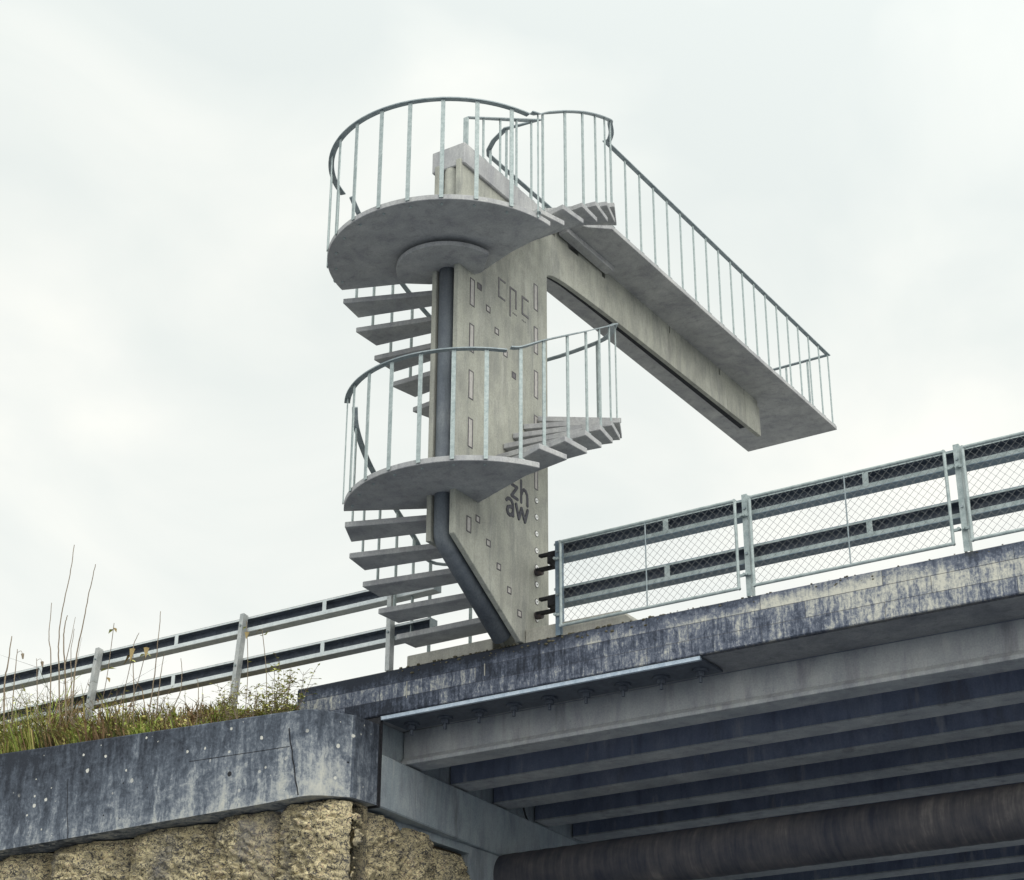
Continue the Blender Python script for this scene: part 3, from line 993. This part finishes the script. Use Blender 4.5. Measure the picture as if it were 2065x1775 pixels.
a1 = radians(-36)
f = [(C1[0] + (R1 - 0.03) * cos(a1), C1[1] + (R1 - 0.03) * sin(a1), ZS1 + TH)]
f += [foot_r(k, ZS1 + RI * (k + 1) + TH) for k in range(6)]
f += [(-8.62, 15.0, ZS1 + RI * 7 + TH), (-9.62, 14.98, ZS1 + RI * 7 + TH)]
f += [foot_l(k, ZS2 - RI * (k + 1) + TH, FY, FX) for k in range(5, -1, -1)]
flight_rail(f, [(f[0][0] - 0.06, f[0][1] - 0.08, f[0][2] + HR + 0.03)], [(-10.315, 12.82, ZS2 + TH + HR - 0.02)], rising=(0.05,))
a2 = radians(-13.8)
f = [(C2[0] + rp * cos(a2), C2[1] + rp * sin(a2), ZS2 + TH)]
f += [foot_r(k, ZS2 + RI * (k + 1) + TH) for k in range(6)]
flight_rail(f, [(f[0][0] - 0.02, f[0][1] - 0.09, f[0][2] + HR + 0.01)], [(-8.24, 14.72, ZD + TH + HR - 0.02), (-8.33, 14.90, ZD + TH + HR - 0.02), (-8.475, 15.06, ZD + TH + HR - 0.02)], rising=(0.035, 0.055, 0.055, 0.045, 0.02))
f = [(-10.02, 14.72, 5.785)] + [foot_l(k, ZS1 - RI * (k + 1) + TH, LY, LX) for k in range(5, -1, -1)]
flight_rail(f, [(-9.95, 14.9, 5.785 + HR - 0.12)], [(-10.13, 12.80, ZS1 + TH + HR - 0.02)])

ZR = 11.755
pth = [(-8.93, 12.915, 11.04), (-8.93, 14.19, ZR), (-8.86, 14.225, ZR), (-9.255, 14.165, ZR), (-9.50, 14.29, ZR), (-9.645, 14.41, ZR), (-9.70, 14.50, ZR),
       (-9.72, 21.06, ZR), (-8.45, 21.06, ZR), (-8.445, 14.95, ZR)]
rr = rail(pth, 0.055)
q = [(-8.93, y, 10.70, 11.04 + (y - 12.915) / 1.275 * (ZR - 11.04) - 0.006, pi / 2) for y in (13.24, 13.56, 13.88, 14.18)]
q += [(-9.255, 14.18, ZD + TH, ZR - 0.006, 0), (-9.62, 14.41, ZD + TH, ZR - 0.006, 0.8)]
posts(rr, q, 0.028, 0.012)
g = MB()
g.box(-8.955, -8.905, 12.905, 12.93, 10.70, 11.036)
g.build('end_post', M['galv'], rr)
q = []
for i in range(19):
    y = 15.08 + i * (21.06 - 15.08) / 18 - (0.02 if i == 18 else 0)
    q.append((-8.447, y, ZD + TH, ZR - 0.006, pi / 2))
    q.append((-9.72, y, ZD + TH, ZR - 0.006, pi / 2))
for x in (-9.40, -9.08, -8.76):
    q.append((x, 21.06, ZD + TH, ZR - 0.006, 0))
posts(rr, q, 0.027, 0.013)


# ------------------------------------------------------------------ guardrail and fence
def beam_piece(g, x0, x1, zt, zb):
    y0, y1, t = 14.085, 14.215, 0.006
    g.box(x0, x1, y1 - t, y1, zb, zt)                         # web on the road side
    g.box(x0, x1, y0, y1 - t, zt - t, zt)                     # top
    g.box(x0, x1, y0, y1 - t, zb, zb + t)                     # bottom
    g.box(x0, x1, y1 - t - 0.003, y1 - t - 0.001, zb + t + 0.001, zt - t - 0.001, 1)     # inside face, its shade put into the colour
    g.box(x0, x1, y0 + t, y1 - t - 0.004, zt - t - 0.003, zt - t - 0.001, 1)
    g.box(x0, x1, y0, y0 + t, zt - 0.022, zt - t, 2)          # upper lip
    g.box(x0, x1, y0, y0 + t, zb + t, zb + 0.045, 2)          # lower lip


def post_piece(name, x, z0, z1, par, dx=0.0, m=None):
    g = MB()
    w = 0.052
    prof = [(-w / 2, 0), (w / 2, 0), (w / 2, 0.075), (w / 2 - 0.006, 0.075), (w / 2 - 0.006, 0.006), (-w / 2 + 0.006, 0.006), (-w / 2 + 0.006, 0.075), (-w / 2, 0.075)]
    g._prism([(x + px - dx, 14.0 + py, z0) for px, py in prof], [(x + px, 14.0 + py, z1 - py * 0.15) for px, py in prof], 0)
    o = g.build(name, m or M['rail'], par)
    g = MB()
    for zc in (6.50, 6.06):
        k = (z1 - zc) / max(z1 - z0, 0.1) * dx
        g.tube([(x - k, 14.002, zc), (x - k, 13.985, zc)], 0.014, 6)
    g.build('bolt', M['galvdull'], o)
    return o


BZ = ((6.612, 6.445), (6.157, 5.99))
GRD = thing('guardrail', 'grey twin-beam road guardrail behind the weeds of the embankment', 'guardrail', (-14, 14.1, 5.5))
for (zt, zb), xe in zip(BZ, (-10.04, -10.08)):
    g = MB()
    beam_piece(g, -22.0, xe, zt, zb)
    b = g.build('beam', [M['rail'], M['beamin'], M['lip']], GRD)
    for x in (-19.8, -17.7, -15.62, -13.52, -11.46):
        g = MB()
        g.box(x, x + 0.05, 14.083, 14.0875, zb + 0.02, zt - 0.012)
        g.build('splice_strap', M['lip'], b)
    g = MB()
    g.box(xe, xe + 0.004, 14.085, 14.215, zb, zt)
    g.build('end_plate', M['galvdull'], b)
for x, z0, dx in ((-20.9, 5.5, 0.03), (-18.8, 5.5, 0.05), (-16.72, 5.5, 0.06), (-14.62, 5.35, 0.12), (-12.49, 5.2, 0.11), (-10.53, 5.656, 0.0)):
    post_piece('post', x, z0, 6.632, GRD, dx)

FEN = thing('bridge_fence', 'steel bridge railing with twin beams behind chain-link panels', 'fence', (-6, 14.05, 5.66))
for zt, zb in ((6.632, 6.46), (6.17, 6.0)):
    g = MB()
    beam_piece(g, -8.62, 6.0, zt, zb)
    b = g.build('beam', [M['blue'], M['beamin'], M['galv']], FEN)
    for x in (-7.42, -5.42, -3.42, -1.42):
        g = MB()
        g.box(x, x + 0.055, 14.083, 14.0875, zb + 0.02, zt - 0.012)
        g.build('splice_strap', M['galv'], b)
for x in (-8.53, -6.535, -4.525, -2.52, -0.52, 1.48, 3.48, 5.48):
    post_piece('post', x, 5.656, 6.64 if x > -8 else 6.615, FEN, m=M['galv'] if x > -8 else M['blue'])


def mesh_panel(x0, x1, z0, z1):
    y = 13.975
    r = 0.015
    g = MB()
    P = [(x0, y, z0), (x1, y, z0), (x1, y, z1), (x0, y, z1), (x0, y, z0)]
    for a, b in zip(P, P[1:]):
        g.tube([a, b], r, 10)
    for p in P[:4]:
        g.tube([(p[0], p[1] - r, p[2]), (p[0], p[1] + r, p[2])], r, 10)
    fr = g.build('panel_frame', M['galv'], FEN)
    g = MB()
    xm = (x0 + x1) / 2
    g.tube([(xm, y - 0.004, z0), (xm, y - 0.004, z1)], 0.007, 8)
    g.build('middle_bar', M['galvdull'], fr)
    g = MB()
    p = 0.078
    w, h = x1 - x0, z1 - z0
    n = int((w + h) / p) + 1
    for i in range(1, n):
        c = i * p
        for sgn in (0, 1):
            # line u + v = c (sgn 0) or mirrored
            u0, v0 = (c, 0) if c <= w else (w, c - w)
            u1, v1 = (0, c) if c <= h else (c - h, h)
            if sgn:
                u0, u1 = w - u0, w - u1
            yy = y + (0.0025 if sgn else -0.0025)
            g.tube([(x0 + u0, yy, z0 + v0), (x0 + u1, yy, z0 + v1)], 0.0016, 4, cap=False)
    g.build('wire_mesh', M['wire'], fr)
    for xx, s in ((x0, -1), (x1, 1)):
        for zz in (z0 + 0.12, z1 - 0.16):
            g = MB()
            g.box(min(xx, xx + s * 0.07), max(xx, xx + s * 0.07), y + 0.002, y + 0.018, zz - 0.012, zz + 0.012)
            g.tube([(xx + s * 0.062, y + 0.02, zz), (xx + s * 0.062, y - 0.02, zz)], 0.014, 8)
            g.build('clamp', M['galv'], fr)


for a in (-8.53, -6.535, -4.525, -2.52, -0.52):
    mesh_panel(a + (0.065 if a > -8 else 0.05), a + 1.995 - 0.085, 5.735, 6.585)
for z in (6.50, 6.05):
    g = MB()
    g.box(-8.90, -8.70, 14.20, 14.26, z - 0.055, z - 0.03)
    g.box(-8.70, -8.675, 14.09, 14.26, z - 0.055, z + 0.06)
    g.box(-8.80, -8.70, 14.09, 14.14, z + 0.035, z + 0.06)
    g.box(-8.675, -8.555, 14.06, 14.12, z - 0.05, z + 0.05)
    b = g.build('end_bracket', M['black'], FEN)
    g = MB()
    g.tube([(-8.925, 14.25, z - 0.05), (-8.86, 14.25, z - 0.05)], 0.04, 12)
    g.build('bracket_bolt', M['rust'], b)

# ------------------------------------------------------------------ vegetation
rnd = random.Random(11)


def blade(g, x, y, z, h, lean, az, w, mi):
    d = Vector((cos(az), sin(az), 0))
    s = Vector((-sin(az + 0.7), cos(az + 0.7), 0)) * w / 2
    b = Vector((x, y, z))
    m = b + d * lean * h * 0.35 + Vector((0, 0, h * 0.6))
    t = b + d * lean * h + Vector((0, 0, h * (1 - 0.25 * lean)))
    g.add([b - s, b + s, m + s * 0.8, m - s * 0.8, t], [(0, 1, 2, 3), (3, 2, 4)], mi)


g = MB()
for i in range(15000):
    x = -11.64 - 10.5 * rnd.random() ** 1.5
    y = 13.36 + (x + 10.9) * 0.028 + 0.75 * rnd.random() ** 1.3
    dens = mn.noise(Vector((x * 1.7, y * 2, 3)))
    left = min(1.0, max(0.0, (-12.4 - x) / 1.6))
    h = (0.05 + 0.25 * left) * (0.45 + 0.9 * rnd.random()) * max(0.15, 1 + 1.9 * dens)
    if rnd.random() < 0.05:
        h *= 1.9
    if h < 0.03:
        continue
    k = mn.noise(Vector((x * 2.6, y * 2.6, 8))) + 0.6 * (rnd.random() - 0.5)
    mi = 0 if k > 0.10 else (1 if k > -0.10 else (2 if rnd.random() < 0.72 else 3))
    blade(g, x, y, bank_z(x, y) - 0.06, h, 0.25 + 0.9 * rnd.random(), rnd.random() * 6.28, 0.010 + 0.008 * rnd.random(), mi)
for i in range(8000):
    x = -11.64 - 10.5 * rnd.random() ** 1.5
    y = 13.36 + (x + 10.9) * 0.028 + 0.6 * rnd.random() ** 1.4
    left = min(1.0, max(0.0, (-12.4 - x) / 1.6))
    k = mn.noise(Vector((x * 2.2, y * 2.2, 21))) + 0.5 * (rnd.random() - 0.5)
    z = bank_z(x, y) - 0.05 + (0.05 + 0.30 * left) * rnd.random() ** 1.3
    d = Vector((rnd.uniform(-1, 1), rnd.uniform(-1, 1), rnd.uniform(-0.5, 0.8))).normalized()
    sd = d.cross(Vector((rnd.uniform(-1, 1), rnd.uniform(-1, 1), rnd.uniform(-1, 1)))).normalized()
    L = rnd.uniform(0.025, 0.06)
    p = Vector((x, y, z))
    g.add([p, p + d * L * 0.5 + sd * L * 0.26, p + d * L, p + d * L * 0.5 - sd * L * 0.26], [(0, 1, 2, 3)], 0 if k > 0.14 else (1 if k > -0.05 else 2))
tag(g.build('grass', GR), 'rough autumn grass growing on the embankment above the dark wing wall', 'grass', kind='stuff')

g = MB()
for i in range(170):
    x = rnd.uniform(-10.4, -7.4) if i < 120 else rnd.uniform(-7.4, -3.8)
    r = rnd.uniform(0.005, 0.017) * (1 if i < 120 else 0.6)
    y = 14.0 + rnd.uniform(0.004, 0.05)
    z = ZT - rnd.random() * (0.0 if i % 3 else 0.08)
    yy = y if z > ZT - 0.005 else 14.0
    vs = []
    for a in range(4):
        for b in range(7):
            th, ph = pi * (a + 0.5) / 4, 2 * pi * b / 7
            q = r * (0.75 + 0.5 * rnd.random())
            vs.append((x + q * 1.4 * sin(th) * cos(ph), yy + q * sin(th) * sin(ph), z + q * 0.75 * cos(th)))
    fs = [(a * 7 + b, (a + 1) * 7 + b, (a + 1) * 7 + (b + 1) % 7, a * 7 + (b + 1) % 7) for a in range(3) for b in range(7)]
    fs += [tuple(range(7)), tuple(range(27, 20, -1))]
    g.add(vs, fs)
tag(g.build('moss', M['moss'], smooth=True), 'small moss cushions along the top of the bridge edge beam', 'moss', kind='stuff')

STG = 'thin dry stalks above the wing wall'
stems = [
    ([(-14.50, 5.36), (-14.649, 6.21), (-14.702, 6.517), (-14.713, 6.897), (-14.649, 7.351), (-14.632, 7.713)], 0.0085, 'tallest dry stalk, a thin curved one rising far above the guardrail'),
    ([(-14.36, 5.36), (-14.403, 6.281), (-14.357, 6.701), (-14.313, 7.082), (-14.258, 7.40)], 0.0085, 'second tallest dry stalk, leaning right beside the tallest one'),
    ([(-14.664, 5.36), (-14.80, 6.379), (-14.871, 6.663), (-14.894, 7.067)], 0.0075, 'straight dry stalk just left of the tallest curved one'),
    ([(-14.413, 5.36), (-14.532, 6.088), (-14.632, 6.556), (-14.638, 6.754), (-14.617, 6.866)], 0.0095, 'stiff dry stalk with a forked side twig between the two tallest ones'),
    ([(-14.33, 5.36), (-14.431, 6.009), (-14.495, 6.399), (-14.484, 6.684)], 0.006, 'short fine dry stalk between the forked one and the leaning tall one'),
    ([(-13.433, 5.33), (-13.48, 5.768), (-13.551, 6.281), (-13.489, 6.454)], 0.0065, 'dry stalk with a bent tip between the leafy sprigs and the lone tall one'),
    ([(-13.26, 5.30), (-13.21, 5.864), (-13.201, 6.218), (-13.20, 6.641)], 0.0075, 'lone tall dry stalk crossing both guardrail beams in the middle of the bay'),
    ([(-13.14, 5.30), (-13.117, 5.908), (-13.095, 6.15)], 0.006, 'slender dry stalk just right of the lone tall one crossing both beams'),
    ([(-13.09, 5.28), (-12.925, 5.49), (-12.821, 5.675), (-12.813, 5.856), (-12.848, 6.051)], 0.0065, 'low dry stalk bowed to the right before the lower beam'),
    ([(-15.362, 5.33), (-15.496, 6.188), (-15.485, 6.447), (-15.478, 6.781)], 0.0115, 'thick dry stalk at the far left end of the grass'),
    ([(-15.281, 5.33), (-15.343, 6.162), (-15.362, 6.607)], 0.008, 'dry stalk with a drooping seed head beside the thick one'),
    ([(-14.837, 5.33), (-14.972, 6.129), (-15.029, 6.437)], 0.006, 'plain dry stalk between the seed head stalk and the straight one'),
    ([(-12.55, 5.26), (-12.569, 5.67), (-12.602, 5.80)], 0.005, 'tiny dry stalk standing beside the foot of the leaning guardrail post')]
for pts, r, lab in stems:
    g = MB()
    a = (pts[0][0], 13.5, pts[0][1])
    P = smooth_path([(x, 13.5, z) for x, z in pts], 6)
    P = [p + Vector((rnd.uniform(-1, 1), rnd.uniform(-1, 1), 0)) * 0.003 for p in P]
    n = len(P)
    g.tube(P, [r * (1 - 0.55 * i / (n - 1)) for i in range(n)], 6)
    if 'forked' in lab:
        q = P[-5]
        q = P[len(P) // 3]
        g.tube([q, q + Vector((0.05, 0, 0.30)), q + Vector((0.08, 0, 0.55))], [r * 0.6, r * 0.4, r * 0.25], 5)
    if 'seed head' in lab:
        q = P[-2]
        g.tube(smooth_path([q, q + Vector((0.06, 0, 0.01)), q + Vector((0.10, 0, -0.06))], 4), r * 0.35, 5)
        g.tube([q + Vector((0.09, 0, -0.03)), q + Vector((0.105, 0, -0.09))], [0.018, 0.008], 6)
    tag(g.build('dry_stalk', M['stalk'], root=a), lab, 'stalk', STG)


def leaf_quad(g, p, d, L, wd, droop, mi=0):
    d = Vector(d).normalized()
    s = d.cross(Vector((0, 0, 1)))
    if s.length < 0.1:
        s = Vector((1, 0, 0))
    s.normalize()
    p = Vector(p)
    m = p + d * L * 0.45 + Vector((0, 0, 0.02 * L))
    t = p + d * L + Vector((0, 0, -droop * L))
    c = Vector((0, 0, -0.12 * wd))
    g.add([p, m + s * wd / 2 + c, t, m - s * wd / 2 + c, m], [(0, 1, 4), (1, 2, 4), (0, 4, 3), (4, 2, 3)], mi)


def weed(base, label, n, h, spread, leaf, lw, dens=1.0, cat='weed', bare=0.0, group='leafy weeds along the wing wall'):
    t = thing('leafy_weed', label, cat, base, group)
    gs, gl = MB(), MB()
    for i in range(n):
        az = rnd.random() * 6.28
        hh = h * (0.45 + 0.6 * rnd.random())
        o = Vector((rnd.uniform(-1, 1) * spread * 0.5, rnd.uniform(-1, 1) * spread * 0.3, 0))
        top = Vector(base) + o * 1.7 + Vector((cos(az) * 0.16 * hh, sin(az) * 0.16 * hh, hh))
        P = smooth_path([Vector(base) + o, (Vector(base) + o) * 0.55 + top * 0.45 + Vector((rnd.uniform(-.03, .03), 0, 0)), top], 5)
        gs.tube(P, [0.0045 * (1 - 0.6 * k / (len(P) - 1)) for k in range(len(P))], 5)
        m = max(2, int(hh * 26 * dens))
        for k in range(m):
            f = bare + (1 - bare) * rnd.random() ** 0.8
            q = P[min(int(f * (len(P) - 1)), len(P) - 1)]
            a2 = rnd.random() * 6.28
            d = Vector((cos(a2), sin(a2), rnd.uniform(0.0, 0.9)))
            if rnd.random() < 0.5:
                e = q + d * rnd.uniform(0.03, 0.10)
                gs.tube([q, e], 0.002, 3, cap=False)
                q = e
            leaf_quad(gl, q, (cos(a2), sin(a2), rnd.uniform(-0.3, 0.6)), leaf * rnd.uniform(0.6, 1.3), lw * rnd.uniform(0.7, 1.2), rnd.uniform(0, 0.5), 1 if rnd.random() < 0.12 else 0)
    gs.build('stems', M['stalk'], t)
    gl.build('leaves', [M['leaf'], M['leafb']], t)
    return t


weed((-11.55, 13.58, 5.20), 'bushy small-leaved weed against the end of the bridge edge beam', 22, 0.56, 0.40, 0.046, 0.028, 2.6)
weed((-11.98, 13.60, 5.24), 'airy small-leaved weed just right of the leaning guardrail post', 20, 0.46, 0.40, 0.042, 0.026, 2.4)
weed((-12.78, 13.66, 5.28), 'low wispy weed just left of the guardrail post nearest the bridge', 22, 0.42, 0.7, 0.03, 0.015, 1.6)
weed((-13.75, 13.58, 5.36), 'fine grassy weed in front of the weed-covered guardrail post', 26, 0.46, 0.9, 0.036, 0.014, 1.2)
weed((-14.75, 13.55, 5.38), 'tangled green weed at the foot of the tall dry stalks', 34, 0.62, 0.9, 0.04, 0.016, 1.2)
weed((-15.35, 13.5, 5.36), 'dense brownish weed at the far left edge of the grass', 24, 0.72, 0.7, 0.045, 0.022, 1.2)


def sprig(base, top, label, leaves):
    t = thing('leafy_sprig', label, 'sprig', base, 'sprigs with a few broad drooping leaves')
    g = MB()
    mid = (Vector(base) + Vector(top)) / 2 + Vector((0.03, 0, 0))
    P = smooth_path([base, mid, top], 6)
    g.tube(P, 0.004, 5)
    g.build('stem', M['stalk'], t)
    g = MB()
    for f, dx, dy, L, wd, dr, mi in leaves:
        leaf_quad(g, P[int(f * (len(P) - 1))], (dx, dy, 0.15), L, wd, dr, mi)
    g.build('leaves', [M['leaf'], M['leafb']], t)


sprig((-14.1, 13.6, 5.42), (-13.93, 13.55, 6.66), 'tall sprig with drooping leaves rising beside the weed-covered guardrail post', [(0.98, -1, 0.2, 0.09, 0.045, 0.5, 0), (0.93, 1, -0.3, 0.08, 0.05, 0.9, 1), (0.62, -1, -0.3, 0.1, 0.05, 0.4, 0), (0.6, 1, 0.1, 0.12, 0.06, 0.3, 0), (0.5, 1, -0.4, 0.1, 0.05, 0.8, 1)])
sprig((-13.85, 13.58, 5.42), (-13.55, 13.5, 6.26), 'sprig with two brown hanging leaves right of the weed-covered guardrail post', [(1, 0.4, -0.6, 0.12, 0.06, 1.6, 1), (0.97, -1, -0.2, 0.1, 0.05, 1.2, 1), (0.85, 1, -0.2, 0.09, 0.05, 0.5, 0), (0.5, 1, 0.2, 0.08, 0.04, 0.2, 0)])
sprig((-13.7, 13.58, 5.42), (-13.36, 13.5, 6.24), 'sprig curling over above the lower beam, with one hanging leaf', [(1, 0.5, -0.5, 0.11, 0.06, 1.4, 1), (0.98, -1, 0.1, 0.09, 0.04, 0.3, 0), (0.96, 1, 0.2, 0.08, 0.04, 0.7, 0)])
sprig((-12.0, 13.6, 5.25), (-12.02, 13.55, 6.32), 'upright sprig with a rolled leaf between the two guardrail beams', [(0.97, -1, 0.1, 0.06, 0.03, 0.5, 0), (0.86, 0.4, -0.5, 0.09, 0.05, 1.2, 1), (0.6, 1, 0.2, 0.05, 0.03, 0.2, 0)])
sprig((-11.72, 13.6, 5.25), (-11.80, 13.55, 6.18), 'sprig with curled leaves just above the lower guardrail beam', [(1, -0.5, -0.5, 0.08, 0.05, 1.2, 1), (0.98, 1, 0.2, 0.07, 0.03, -0.4, 0), (0.97, -1, 0.2, 0.05, 0.03, 0.0, 0)])
g = MB()

for o in list(bpy.data.objects):
    if '_at' in o.keys():
        del o['_at']
